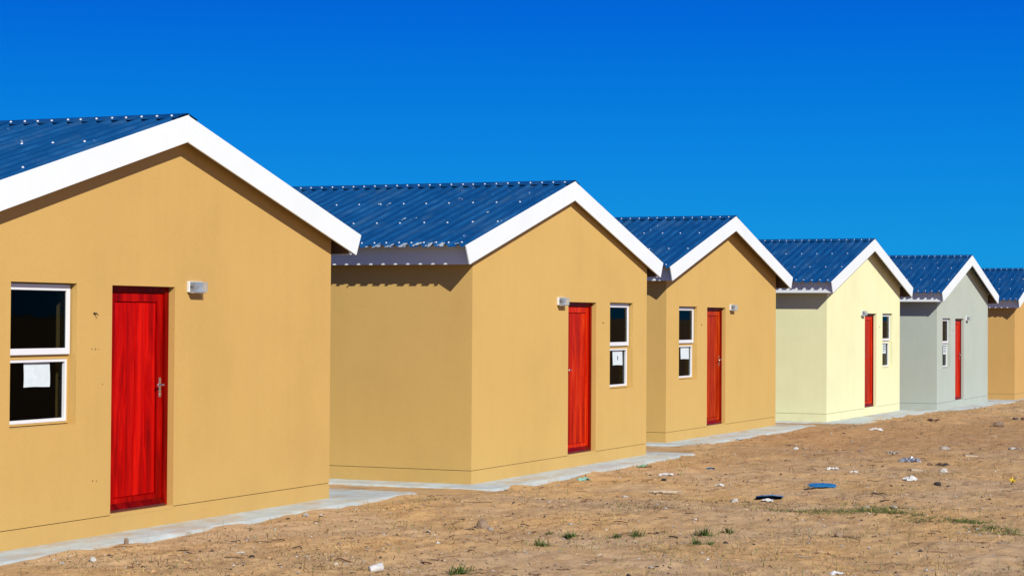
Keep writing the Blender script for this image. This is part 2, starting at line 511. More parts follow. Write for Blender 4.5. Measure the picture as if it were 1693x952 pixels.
PANEL_MESHES = {}
def house(i):
    rng = random.Random(11 + i)
    odd = i % 2 == 0
    m = 1 if odd else -1
    A = HALF[i]; ol = OH + OL[i]; orr = OH + OR[i]; of = OFR + OF[i]; dx = DX[i]; os_ = OVERSHOOT[i]
    wm = WALL[i]; L = LEN
    root = empty('house', (HX[i], HY[i], HZ[i]), HR[i])
    tag(root, LABELS[i], 'house', 'small gabled houses in a row')
    def U(u): return m * u + dx
    d0, d1 = sorted((U(D0), U(D1))); w0, w1 = sorted((U(W0), U(W1)))
    ZPAN = ZAP - .011
    def zroof(u): return ZPAN - SL * abs(u)
    T = .22
    # ---- walls: front face cut by door and window openings
    b = MB()
    zl = .004
    wt = zroof(A) - .012
    us = sorted({-A, d0, d1, w0, w1, A}); zs = [zl, WB, 2.1, WT, wt]
    def is_open(ua, ub, za, zb_):
        um, zm = (ua + ub) / 2, (za + zb_) / 2
        return (d0 < um < d1 and zm < 2.1) or (w0 < um < w1 and WB < zm < WT)
    for v in (0, T):
        for ua, ub in zip(us[:-1], us[1:]):
            for za, zb_ in zip(zs[:-1], zs[1:]):
                if not is_open(ua, ub, za, zb_): b.quad((ua, v, za), (ub, v, za), (ub, v, zb_), (ua, v, zb_))
        b.quad((-A, v, wt), (A, v, wt), (0, v, ZPAN - .012))
    for (x0, x1, z0, z1, floor_) in ((d0, d1, zl, 2.1, False), (w0, w1, WB, WT, True)):
        b.quad((x0, 0, z0), (x0, T, z0), (x0, T, z1), (x0, 0, z1)); b.quad((x1, 0, z0), (x1, T, z0), (x1, T, z1), (x1, 0, z1))
        b.quad((x0, 0, z1), (x1, 0, z1), (x1, T, z1), (x0, T, z1))
        if floor_: b.quad((x0, 0, z0), (x1, 0, z0), (x1, T, z0 + .012), (x0, T, z0 + .012))
    # sides, back
    for s in (-1, 1):
        b.quad((s * A, 0, zl), (s * A, L, zl), (s * A, L, wt), (s * A, 0, wt))
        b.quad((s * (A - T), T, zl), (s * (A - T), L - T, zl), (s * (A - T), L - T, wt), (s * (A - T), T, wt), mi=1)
    b.add([(-A, L, zl), (A, L, zl), (A, L, wt), (0, L, ZPAN - .012), (-A, L, wt)], [(0, 1, 2, 3, 4)])
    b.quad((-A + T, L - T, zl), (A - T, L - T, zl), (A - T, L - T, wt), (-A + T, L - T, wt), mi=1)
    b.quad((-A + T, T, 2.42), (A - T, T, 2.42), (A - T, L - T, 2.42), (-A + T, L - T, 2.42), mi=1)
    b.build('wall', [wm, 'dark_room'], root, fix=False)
    # ---- plinth below the damp course, with the recessed joint between
    b = MB(); top = -.0025
    e = .0
    for (x0, x1, y0, y1) in ((-A, A, 0, T), (-A, A, L - T, L), (-A, -A + T, T, L - T), (A - T, A, T, L - T)):
        b.box(x0, x1, y0, y1, -.45, top)
    b.build('plinth', wm, root)
    b = MB()                                                    # membrane seen in the joint, set back
    for (x0, x1) in ((-A + .012, d0 - .02), (d1 + .02, A - .012)): b.box(x0, x1, .012, T - .02, -.006, .009)
    for s in (-1, 1): b.box(s * (A - .012), s * (A - T + .02), T - .02, L - .02, -.006, .009)
    b.build('damp_course', ['dark_wood', 'dry_twig', 'dry_twig', 'dry_straw', 'stone_grey', 'dry_twig'][i], root)
    b = MB(); b.box(-A + T, A - T, T, L - T, -.12, -.002); b.build('floor', 'concrete', root)
    b = MB(); b.box(d0 + .001, d1 - .001, -.002, T, -.02, .012); b.build('door_step', wm, root)

    # ---- roof sheets: each one is a piece, sharing a mesh per slope
    v_start = -of + .021
    nsh = math.ceil((L + of) / .686)
    for s, oo in ((-1, ol), (1, orr)):
        mb = make_sheet(A + oo, s, None)
        me = mb.mesh('roof_sheet', 'roof')
        for q in range(nsh):
            o = link('roof_sheet', me, root)
            o.location = (0, v_start + q * .686, ZPAN + .0006 * (q % 2))
    # ridge cap in lengths
    b = MB(); cw = .17; hc = ZPAN + .029
    y0, y1 = -of + .004, L + .15
    for s in (-1, 1):
        b.quad((0, y0, hc + .004), (0, y1, hc + .004), (s * cw, y1, hc - SL * cw + .004), (s * cw, y0, hc - SL * cw + .004))
        b.quad((s * cw, y0, hc - SL * cw + .004), (s * cw, y1, hc - SL * cw + .004), (s * (cw + .004), y1, hc - SL * cw - .010), (s * (cw + .004), y0, hc - SL * cw - .010))
    b.build('ridge_cap', 'roof_cap', root)
    # screws
    b = MB()
    nr = int((L + of) / .1715)
    for s, oo in ((-1, ol), (1, orr)):
        e_ = A + oo
        for q in range(nr):
            v = v_start + q * .1715 + .086
            def put(u, hh=.027):
                uu = u + rng.uniform(-.012, .012); screw(b, (s * uu, v + rng.uniform(-.006, .006), ZPAN - SL * uu + hh), s, .0115)
            put(cw - .045, .0335)
            put(e_ - .10)
            if q % 2 == 0: put(e_ - 1.16)
            else: pass
            if q % 2 == 1: put(e_ - 2.28)
    b.build('screw_heads', 'screw', root, smooth=True).__setitem__('kind', 'stuff')
    # ---- barge boards and the strip over their joint
    for (ya, yb) in ((-of, -of + .018), (L + .13, L + .148)):
        for s, oo in ((-1, ol), (1, orr)):
            e_ = A + oo
            poly = [(s * .002, ZAP), (s * .002, ZAP - FH), (s * (e_ - CUT), ZAP - SL * (e_ - CUT) - FH), (s * e_, ZAP - SL * e_)]
            bevel(MB().prism(poly, 1, ya, yb).build('barge_board', 'white_board', root), .002, 1)
    MB().prism([(-.011, ZAP + .003), (.011, ZAP + .003), (.011, ZAP - FH + .002), (-.011, ZAP - FH + .002)], 1, -of - .004, -of - .0005).build('joint_strip', 'white_board', root)
    # ---- side fascia boards
    for s, oo in ((-1, ol), (1, orr)):
        u1 = A + oo - os_; u0 = u1 - .016
        zb_ = ZAP - SL * (A + oo - CUT) - FH + .004
        MB().prism([(s * u0, zb_), (s * u1, zb_), (s * u1, zroof(u1) - .006), (s * u0, zroof(u0) - .006)], 1, -of + .020, L + .128).build('fascia_board', 'white_board', root)
    # dark timber battens behind the fascia and the barge boards
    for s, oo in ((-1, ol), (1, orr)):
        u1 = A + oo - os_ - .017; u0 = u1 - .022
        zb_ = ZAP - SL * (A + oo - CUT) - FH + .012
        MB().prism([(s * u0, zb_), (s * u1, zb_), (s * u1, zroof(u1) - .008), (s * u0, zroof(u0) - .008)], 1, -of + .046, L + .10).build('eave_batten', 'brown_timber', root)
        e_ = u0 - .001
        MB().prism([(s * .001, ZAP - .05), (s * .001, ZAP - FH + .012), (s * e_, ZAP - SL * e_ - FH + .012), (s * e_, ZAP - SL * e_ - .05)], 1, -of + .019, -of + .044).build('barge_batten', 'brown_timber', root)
    # ---- door
    dm = DOORM[i]
    fj = .062
    vF = .066
    b = MB()                                                   # leaf: stiles and rails
    x0, x1 = d0 + fj + .003, d1 - fj - .003
    zt = 2.1 - .062
    y0, y1 = .086, .126
    b.box(x0, x0 + .108, y0, y1, .014, zt); b.box(x1 - .108, x1, y0, y1, .014, zt)
    b.box(x0 + .108, x1 - .108, y0 + .0005, y1, zt - .085, zt); b.box(x0 + .108, x1 - .108, y0 + .0005, y1, .014, .135)
    door = bevel(b.build('door', dm, root), .004)
    b = MB()
    b.box(d0 + .001, d0 + fj, vF, .15, .013, 2.099); b.box(d1 - fj, d1 - .001, vF, .15, .013, 2.099)
    b.box(d0 + fj, d1 - fj, vF + .001, .15, zt + .003, 2.099)
    bevel(b.build('door_frame', dm.replace('door_', 'frame_'), door), .004)
    np_ = 4; pw = (x1 - x0 - .216) / np_
    pb = MB(); pb.box(.0025, pw - .0025, .099, .118, .136, zt - .086)
    for q in range(np_):
        if q == 0: o = pb.build('plank', dm, door); bevel(o, .008, 2); pm = o.data
        else: o = link('plank', pm, door); bevel(o, .008, 2)
        o.location = (x0 + .108 + q * pw, 0, 0)
    b = MB(); b.prism([(.056, .012), (.100, .012), (.100, .088), (.084, .088), (.056, .040)], 0, x0 + .01, x1 - .01)
    bevel(b.build('weather_bar', dm.replace('door_', 'frame_'), door), .004)
    b = MB(); b.box(d0 + fj - .002, d1 - fj + .002, .045, .2, .0125, .034); b.build('threshold', 'bare_timber', door)  # timber threshold, coloured dark to stand for the shadow gap under the leaf
    hx = (d1 - fj - .058) if odd else (d0 + fj + .058)
    b = MB()
    b.box(hx - .018, hx + .018, .081, .0855, 1.045, 1.235)
    b.tube([(hx, .083, 1.165), (hx, .040, 1.165)], .010, 8)
    b.tube([(hx, .040, 1.165), (hx - m * .05, .037, 1.167), (hx - m * .115, .042, 1.160)], [.0105, .010, .008], 8)
    b.tube([(hx, .084, 1.075), (hx, .072, 1.075)], .011, 8)
    bevel(b.build('handle', 'chrome', door), .002, 1)

    # ---- window: outer frame in wall paint, projecting white top sash, fixed light below
    b = MB()
    fa, fb = .082, .14
    b.box(w0 + .001, w0 + .03, fa, fb, WB + .012, WT - .001); b.box(w1 - .03, w1 - .001, fa, fb, WB + .012, WT - .001)
    b.box(w0 + .03, w1 - .03, fa, fb, 1.435, 1.485); b.box(w0 + .03, w1 - .03, fa, fb, WT - .02, WT - .001)
    b.box(w0 + .03, w1 - .03, fa, fb, WB + .012, WB + .03)
    win = bevel(b.build('window', wm, root), .003)
    def ring(b, xa, xb, za, zb_, ya, yb, t, tb=None, tt=None):
        tb = tb or t; tt = tt or t
        b.box(xa, xa + t, ya, yb, za, zb_); b.box(xb - t, xb, ya, yb, za, zb_)
        b.box(xa + t, xb - t, ya + .0004, yb, zb_ - tt, zb_); b.box(xa + t, xb - t, ya + .0004, yb, za, za + tb)
    b = MB(); ring(b, w0 + .018, w1 - .018, 1.478, WT - .012, .056, .081, .055, .056, .056)
    bevel(b.build('sash', 'white_frame', win), .004)
    b = MB(); ring(b, w0 + .031, w1 - .031, WB + .031, 1.434, .078, .118, .026, .030, .022)
    bevel(b.build('sash', 'white_frame', win), .003)
    MB().box(w0 + .074, w1 - .074, .068, .073, 1.535, WT - .069).build('pane', 'glass', win)
    MB().box(w0 + .058, w1 - .058, .108, .113, WB + .062, 1.411).build('pane', 'glass', win)
    # notice stuck on the lower pane, a little wavy
    nb = [(-2.186, -1.813, 1.197, 1.405), (-2.393, -1.986, 1.195, 1.405), (-2.139, -1.704, 1.203, 1.405), (-2.255, -1.95, 1.185, 1.405), (-1.986, -1.68, 1.195, 1.405), (-2.2, -1.8, 1.2, 1.405)][i]
    xs = sorted((m * nb[0], m * nb[1]))
    if not odd: xs = [-nb[1], -nb[0]]
    b = MB(); N_ = 6
    for layer in (0, 1):
        for c_ in range(N_ + 1):
            for r_ in range(N_ + 1):
                fx, fz = c_ / N_, r_ / N_
                wv = .0012 + .003 * abs(math.sin(fx * 5 + i)) * (1 - fz) + rng.uniform(0, .0008)
                if layer: wv -= .0006
                b.v.append((xs[0] + (xs[1] - xs[0]) * fx + .004 * math.sin(fz * 4 + i), .1075 - wv, nb[2] + (nb[3] - nb[2]) * fz + .003 * math.sin(fx * 5)))
    n1 = (N_ + 1) ** 2
    for layer in (0, 1):
        for c_ in range(N_):
            for r_ in range(N_):
                q = layer * n1 + c_ * (N_ + 1) + r_
                b.f.append((q, q + N_ + 1, q + N_ + 2, q + 1)); b.mi.append(0)
    pn = b.build('paper_notice', 'paper', win, smooth=True)
    if i in (1, 3, 4):                                          # faint printed block and rules
        b = MB(); xm = (xs[0] + xs[1]) / 2
        for q in range(4 if i > 1 else 1):
            zz = nb[3] - .05 - q * .035
            if i == 1: b.box(xm - .012, xm + .012, .1005, .1012, 1.27, 1.33)
            else: b.box(xs[0] + .05, xs[1] - .05 - (q % 2) * .06, .1005, .1012, zz - .007, zz + .007)
        b.build('print', 'holder', win)

    # ---- wall lamp: white back box, clear ribbed cover, dark holder inside
    lx0, lx1 = (.236 + dx * 0, .476) if odd else (-.42, -.18)
    b = MB(); b.box(lx0, lx1, -.034, .002, 2.052, 2.160)
    lamp = bevel(b.build('wall_lamp', 'lamp_white', root), .006)
    b = MB()
    prof = []
    nrib = 9
    x_a, x_b = lx0 + .006, lx1 - .004
    for q in range(nrib * 2 + 1):
        prof.append((x_a + (x_b - x_a) * q / (nrib * 2), -.092 - (.004 if q % 2 else 0)))
    poly = [(x_a, -.0345)] + prof + [(x_b, -.0345)]
    b.prism(poly, 2, 2.058, 2.154)
    b.build('lamp_cover', 'clear_cover', lamp)
    b = MB(); b.tube([(lx0 + .03, -.036, 2.104), (lx0 + .03, -.072, 2.104)], .026, 10); b.tube([(lx0 + .06, -.058, 2.104), (lx0 + .10, -.058, 2.104)], [.02, .026], 10)
    b.build('bulb_holder', 'holder', lamp, smooth=True)
    b = MB(); b.box(lx0 + .01, lx1 - .01, -.075, -.035, 2.0465, 2.0575); bevel(b.build('lamp_rim', 'lamp_white', lamp), .002, 1)

    # ---- wire stub in the wall between door and window
    hu = [-1.298, 1.318, -1.332, 1.25, -1.31, 1.3][i]; hz_ = [1.836, 1.811, 1.79, 1.80, 1.80, 1.8][i]
    b = MB()
    if i == 0: b.tube([(hu, .01, hz_), (hu + .002, -.02, hz_ + .006), (hu + .012, -.035, hz_ - .012)], [.009, .007, .004], 6)
    else: b.tube([(hu, .01, hz_), (hu, -.010, hz_)], .006, 6)
    b.tube([(hu - .004, .004, hz_ + .004), (hu - .004, -.0015, hz_ + .004)], .013, 8)
    b.build('wire_stub', 'hole', root, smooth=True)
    if i == 0:
        b = MB()
        for (x, z, r_) in ((-1.33, 1.52, .007), (-1.275, 1.519, .008), (-1.235, 1.517, .005), (-1.30, .334, .007), (-1.24, .33, .006), (-1.16, 1.2, .006)):
            b.tube([(x, .004, z), (x, -.001, z)], r_, 7)
        b.build('plug_hole', 'hole', root).__setitem__('kind', 'stuff')
    # ---- dried paint splash near the eave of the second roof
    if i == 1:
        b = MB(); e_ = A + ol
        for (v0, uo, n_) in ((1.12, .05, 40), (.80, .10, 90), (.92, .05, 50), (.62, .13, 40), (.32, .09, 60), (.40, .20, 16), (1.5, 1.5, 6), (.5, 1.9, 5), (2.2, 2.4, 6)):
            for _ in range(n_):
                v = v0 + rng.gauss(0, .075); u = e_ - max(.012, uo + rng.gauss(0, .05)); r_ = rng.uniform(.004, .026)
                ph = ((v - v_start) % .1715)
                if .048 < ph < .124: continue
                st = rng.uniform(.8, 2.2); pts = []
                for q in range(7):
                    an = q / 7 * 2 * math.pi; rr = r_ * rng.uniform(.6, 1.2)
                    uu = u + rr * math.sin(an) * st; pts.append((-uu, v + rr * math.cos(an) * .7, ZPAN - SL * uu + .0032))
                b.add(pts, [tuple(range(7))])
        b.build('paint_splash', 'splash', root).__setitem__('kind', 'stuff')
    return root

for i in range(6): house(i)

# ------------------------------------------------------------------ concrete aprons
APR = [(-4.2, 4.33, .50), (-3.70, 3.82, .54), (-3.72, 3.72, .66), (-3.72, 3.85, .78), (-3.72, 3.95, .62), (-3.72, 3.8, .6)]
APL = ['dusty concrete apron round the nearest tan house', 'concrete apron round the second house', 'concrete apron round the tan house in the middle',
       'concrete apron round the cream house', 'concrete apron round the grey-green house', 'concrete apron round the last house at the right edge']
for i, (ua, ub, fr) in enumerate(APR):
    rng = random.Random(60 + i)
    b = MB(); A = HALF[i]; z0 = ZB - .25; z1 = ZB
    # outline with slightly ragged cast edge, as a ring round the plinth
    outer = []
    def edge(p0, p1, n, jit):
        for q in range(n):
            t = q / n; outer.append((p0[0] + (p1[0] - p0[0]) * t + rng.uniform(-jit, jit), p0[1] + (p1[1] - p0[1]) * t + rng.uniform(-jit, jit)))
    edge((ua, -fr), (ub, -fr), 40, .012); edge((ub, -fr), (ub, 7.6), 24, .012); edge((ub, 7.6), (ua, 7.6), 8, .01); edge((ua, 7.6), (ua, -fr), 24, .012)
    n = len(outer)
    inn = []
    for (x, y) in outer: inn.append((max(-A + .05, min(A - .05, x)), max(.05, min(6.95, y))))
    lip = [(x * .997, y * .97 + .03) for x, y in outer]
    vs = [(x, y, z1) for x, y in inn] + [(x, y, z1 - .002) for x, y in lip] + [(x, y, z1 - .014) for x, y in outer] + [(x, y, z0) for x, y in outer]
    fs = []
    for r_ in range(3):
        for q in range(n): fs.append((r_ * n + q, r_ * n + (q + 1) % n, (r_ + 1) * n + (q + 1) % n, (r_ + 1) * n + q))
    b.add(vs, fs)
    o = b.build('concrete_apron', 'concrete')
    o.location = (HX[i], HY[i], HZ[i]); o.rotation_euler = (0, 0, HR[i])
    tag(o, APL[i], 'pavement', 'concrete aprons round the houses', 'structure')

# ------------------------------------------------------------------ litter, stones and plants on the sand
rng = random.Random(5)

def rockmesh(b, size, seed, flat=.65, mi=0, off=(0, 0, 0), sub=1):
    import bmesh
    r_ = random.Random(seed)
    bm = bmesh.new(); bmesh.ops.create_icosphere(bm, subdivisions=sub + 1, radius=1)
    ph = [r_.uniform(0, 6.28) for _ in range(6)]
    planes = [(Vector((r_.gauss(0, 1), r_.gauss(0, 1), r_.gauss(0, .8))).normalized(), r_.uniform(.55, .85)) for _ in range(7)]
    sx, sy, sz = r_.uniform(.8, 1.1), r_.uniform(.6, .95), flat * r_.uniform(.8, 1.1)
    vs = []
    for v in bm.verts:
        c = v.co.copy()
        for n, d in planes:
            e = c.dot(n) - d
            if e > 0: c -= n * e * .92
        c *= 1 + .10 * math.sin(5 * c.x + ph[0]) * math.sin(4 * c.y + ph[1]) + .05 * math.sin(9 * c.z + ph[2] + 7 * c.x)
        vs.append((c.x * sx * size + off[0], c.y * sy * size + off[1], (c.z * sz + sz * .45) * size + off[2]))
    fs = [tuple(v.index for v in f.verts) for f in bm.faces]
    bm.free()
    b.add(vs, fs, mi)

def crumple(b, w_, d_, h_, seed, n=9, mi=0, off=(0, 0, 0), th=.002):
    """crumpled sheet with thickness"""
    r_ = random.Random(seed)
    H = [[r_.uniform(0, 1) for _ in range(n + 1)] for _ in range(n + 1)]
    out = [[(r_.uniform(-.35, .35) / n, r_.uniform(-.35, .35) / n) for _ in range(n + 1)] for _ in range(n + 1)]
    vs, fs = [], []
    for s in (0, 1):
        for i in range(n + 1):
            for j in range(n + 1):
                fx, fy = i / n - .5 + out[i][j][0], j / n - .5 + out[i][j][1]
                rad = max(0, 1 - (fx * fx + fy * fy) * 2.2)
                vs.append((fx * w_ + off[0], fy * d_ + off[1], H[i][j] * h_ * (.35 + .65 * rad) - s * th + off[2]))
    m_ = (n + 1) ** 2
    for i in range(n):
        for j in range(n):
            a = i * (n + 1) + j
            fs.append((a, a + n + 1, a + n + 2, a + 1)); fs.append((m_ + a, m_ + a + 1, m_ + a + n + 2, m_ + a + n + 1))
    for i in range(n):
        for (a, c) in ((i * (n + 1), (i + 1) * (n + 1)), (i * (n + 1) + n, (i + 1) * (n + 1) + n), (i, i + 1), (n * (n + 1) + i, n * (n + 1) + i + 1)):
            fs.append((a, c, m_ + c, m_ + a))
    b.add(vs, fs, mi)

def put(name, b, mats, x, y, label, cat, group=None, rz=0, tilt=(0, 0), dz=0, smooth=False, kind=None):
    o = b.build(name, mats, smooth=smooth)
    o.location = (x, y, gz1(x, y) + dz); o.rotation_euler = (tilt[0], tilt[1], rz)
    return tag(o, label, cat, group, kind)

def blade(b, x, y, z, az, ln, bend, wd, mi=0, seg=3, lift=.6):
    vs = []; d = Vector((math.cos(az), math.sin(az), 0)); s = Vector((-d.y, d.x, 0))
    c = Vector((x, y, z)); ang = lift
    pts = [c.copy()]
    for q in range(seg):
        c = c + (d * math.cos(ang) + Vector((0, 0, 1)) * math.sin(ang)) * (ln / seg); ang -= bend / seg; pts.append(c.copy())
    for q, pnt in enumerate(pts):
        ww = wd * (1 - q / seg) ** .7
        if q < seg: vs += [pnt - s * ww, pnt + s * ww]
        else: vs.append(pnt)
    fs = [(2 * q, 2 * q + 1, 2 * q + 3, 2 * q + 2) for q in range(seg - 1)] + [(2 * seg - 2, 2 * seg - 1, 2 * seg)]
    b.add(vs, fs, mi)

# green grass tufts
TUFTS = [(15.02, 7.07, .24, 'wide green grass tuft at the bottom edge right of the white cup'),
         (16.86, 7.14, .22, 'green grass tuft with long flat blades, left of centre foreground'),
         (17.73, 7.21, .18, 'green grass tuft with a small one just left of it'),
         (17.89, 7.49, .08, 'tiny green tuft left of a bigger grass tuft'),
         (18.40, 6.14, .26, 'largest upright green grass tuft below the dark blue board'),
         (18.78, 6.02, .17, 'upright tuft just right of the largest grass tuft'),
         (17.58, 5.94, .16, 'low grass tuft in front of the largest tuft'),
         (17.96, 6.65, .20, 'leafy green tuft left of the largest grass tuft'),
         (17.83, 6.79, .12, 'small tuft touching the leafy tuft on its left'),
         (17.74, 5.85, .09, 'thin sparse tuft right of the low grass tuft')]
for q, (x, y, wd, lab) in enumerate(TUFTS):
    wd *= 1.6
    r_ = random.Random(200 + q); b = MB()
    for _ in range(int(50 + 190 * wd)):
        az = r_.uniform(0, 6.283); rr = abs(r_.gauss(0, .20)) * wd
        blade(b, rr * math.cos(az), rr * math.sin(az) * .7, -.01, r_.uniform(0, 6.283), r_.uniform(.3, .62) * (wd * .6 + .03), r_.uniform(.4, 1.5), r_.uniform(.003, .006), r_.choice((0, 0, 0, 1)), lift=r_.uniform(.15, 1.25))
    put('grass_tuft', b, ['grass_green', 'grass_olive'], x, y, lab, 'grass', 'green grass tufts on the sand')

def stick(b, ln, r, seed, n=6, wob=.06, mi=0, z0=.0, off=(0, 0)):
    r_ = random.Random(seed); pts = []
    for q in range(n + 1):
        t = q / n - .5
        pts.append((t * ln + off[0], r_.gauss(0, wob) * ln + off[1], r + z0 + abs(r_.gauss(0, .25 * wob)) * ln))
    b.tube(pts, [r * (1 - .4 * abs(q / n - .4)) for q in range(n + 1)], 6, mi)

# single stones
def stone(x, y, wd, mat, label, seed, flat=.62, group='stones lying on the sand'):
    b = MB(); rockmesh(b, wd * .55, seed, flat)
    put('stone', b, mat, x, y, label, 'stone', group, rz=seed * 1.3, dz=-.006)
stone(18.16, 8.31, .15, 'stone_brown', 'largest brown rock, in the middle of the sand below the second house', 1, .8)
stone(18.05, 8.17, .09, 'stone_grey', 'pale grey stone touching the right side of the largest brown rock', 2, .5)
stone(22.28, 8.39, .085, 'stone_pale', 'small pale stone just left of the pale splintered branch', 3)
stone(22.28, 7.08, .12, 'stone_pale', 'pale block-like stone left of the dark blue board', 4, .8)
stone(16.40, 5.82, .075, 'stone_brown', 'round brown stone between the grass tufts and the bottom edge', 5)
stone(42.30, 7.85, .26, 'stone_brown', 'brown rock far off, in front of the grey-green house', 6)
stone(32.17, 8.14, .13, 'stone_brown', 'small brown rock on the sand below the cream house door', 7)
stone(28.17, 5.97, .15, 'stone_pale', 'pale stone below the dark leaf heap at right', 8, .7)
stone(33.47, 7.08, .15, 'stone_grey', 'grey stone above the flat plank at right', 9)
stone(21.96, 5.49, .11, 'stone_grey', 'grey stone at the left end of the green grass strip', 10)
stone(22.42, 5.29, .11, 'stone_grey', 'grey stone in the middle of the green grass strip', 11)
stone(18.73, 4.94, .10, 'stone_brown', 'pointed dark brown stone on bare sand below the grass strip', 12, .9)
stone(18.95, 3.49, .13, 'stone_brown', 'flat oval brown stone at the lower right edge', 13, .45)
stone(15.19, 10.37, .055, 'stone_brown', 'dark upright stone at the edge of the nearest apron, below the door', 14, 1.5)
stone(14.14, 9.98, .095, 'stone_pale', 'pale stone at the lower left, near the nearest apron', 15, .8)
stone(15.04, 9.65, .04, 'char', 'small black pebble right of the pale lower left stone', 16)
stone(15.13, 9.18, .08, 'stone_pale', 'flat pale stone on the sand below the nearest house corner', 17, .35)
stone(14.91, 8.93, .06, 'char', 'black pebble beside the flat pale stone', 18, .5)
stone(18.21, 10.28, .08, 'stone_grey', 'grey stone on the front edge of the nearest apron', 19)
stone(14.15, 9.50, .05, 'dark_wood', 'flat dark chip at the lower left below the pale stone', 20, .35)
stone(26.05, 5.60, .10, 'char', 'black angular lump right of the crumpled white paper', 21, 1.0)
stone(25.13, 8.93, .11, 'char', 'black flat lump below the crumpled white wrapper', 22, .4)
stone(15.85, 5.69, .06, 'char', 'black chip near the bottom edge under the grass tufts', 23, .35)

# rubble heaps: one thing each
def heap(name, x, y, w_, n, mats, label, cat, seed, flat=.6, rock=True):
    r_ = random.Random(seed); b = MB()
    for q in range(n):
        s = r_.uniform(.12, .34) * w_
        o = (r_.gauss(0, .28) * w_, r_.gauss(0, .22) * w_, -.006)
        if rock: rockmesh(b, s * .5, seed * 31 + q, flat, r_.randrange(len(mats)), o, 0)
        else: crumple(b, s * 1.3, s, s * .7, seed * 31 + q, 3, r_.randrange(len(mats)), o)
    put(name, b, mats, x, y, label, cat)
heap('rubble', 32.14, 7.61, .30, 14, ['stone_grey', 'stone_brown', 'stone_pale'], 'small grey rubble heap left of the clear plastic bag', 'rubble', 41)
heap('rubble', 34.22, 6.06, .52, 22, ['stone_grey', 'stone_pale', 'stone_brown'], 'larger grey rubble heap at the right edge', 'rubble', 42)
heap('dead_leaves', 29.68, 6.35, .30, 22, ['dead_leaf', 'char', 'dry_twig'], 'dark heap of dead leaves right of the clear plastic bag', 'leaves', 43, rock=False)
heap('dead_leaves', 42.81, 9.32, .30, 12, ['char', 'dead_leaf'], 'black leafy scraps on the far bank before the cream house', 'leaves', 44, rock=False)
heap('dead_leaves', 45.91, 8.11, .30, 12, ['char', 'stone_grey', 'dead_leaf'], 'dark scraps farthest off by the right edge', 'leaves', 45, rock=False)
heap('dead_leaves', 19.16, 7.81, .09, 6, ['dead_leaf', 'char'], 'curled dead leaf left of another, above the green tufts', 'leaves', 46, rock=False)
heap('dead_leaves', 19.11, 7.62, .08, 6, ['dead_leaf', 'char'], 'curled dead leaf standing right of another, above the green tufts', 'leaves', 47, rock=False)
heap('stone_chips', 19.26, 8.86, .16, 12, ['stone_pale', 'stone_brown'], 'scattered pale chips above the largest brown rock', 'stone chips', 48, .3)
heap('stone_chips', 19.48, 8.57, .09, 7, ['stone_pale', 'char'], 'few pale and dark chips right of the scattered chips', 'stone chips', 49, .4)
heap('dead_leaves', 15.5, 10.80, .13, 8, ['char', 'dry_twig'], 'dark twiggy leaf on the nearest apron left of the red door', 'leaves', 50, rock=False)

# litter
def scrap(name, x, y, w_, d_, h_, mat, label, cat, seed, n=7, dz=.0):
    b = MB(); crumple(b, w_ * .82, d_ * .8, h_ * .8, seed, n); put(name, b, mat, x, y, label, cat, rz=-1.1 + .3 * math.sin(seed), dz=dz)
scrap('plastic_scrap', 24.82, 9.92, .20, .16, .07, 'trash_teal', 'pale teal plastic scrap beside the second apron', 'litter', 1)
scrap('plastic_scrap', 27.14, 9.97, .16, .12, .05, 'trash_green', 'green plastic scrap beside the second apron, farther off', 'litter', 2)
scrap('wrapper', 26.03, 9.22, .24, .10, .06, 'trash_white', 'crumpled white wrapper on the sand right of the second house', 'litter', 3)
scrap('wrapper', 24.92, 8.11, .13, .10, .05, 'trash_white', 'small white wrapper left of the dark blue board', 'litter', 4)
scrap('wrapper', 27.98, 7.47, .19, .10, .06, 'trash_white', 'torn white wrapper left of the clear plastic bag', 'litter', 5, 5)
scrap('wrapper', 27.46, 7.04, .13, .08, .04, 'trash_white', 'small white flake below right of the torn wrapper', 'litter', 6, 5)
scrap('wrapper', 32.26, 9.22, .10, .08, .06, 'trash_white', 'tiny white scrap on the sand before the side wall of the cream house', 'litter', 7, 4)
scrap('paper_sheet', 26.57, 6.07, .20, .14, .10, 'trash_white', 'crumpled white paper below the clear plastic bag', 'litter', 8, 6)
scrap('foil_wrapper', 16.01, 4.24, .13, .09, .05, 'foil', 'silver foil wrapper at the bottom edge right of centre', 'litter', 9, 6)
scrap('plastic_scrap', 27.38, 9.04, .15, .10, .05, 'sheet_navy', 'dark scrap with pale edge right of the crumpled white wrapper', 'litter', 10, 5)
scrap('plastic_scrap', 27.01, 4.84, .09, .09, .11, 'yellow_plastic', 'yellow plastic scrap at the right edge', 'litter', 11, 5)
scrap('plastic_bag', 29.99, 6.86, .38, .24, .13, 'bag', 'clear crumpled plastic bag on the sand at right', 'plastic bag', 12, 12)
scrap('wrapper', 37.86, 9.30, .34, .12, .08, 'trash_white', 'white shards on the bank before the cream house', 'litter', 13, 6)

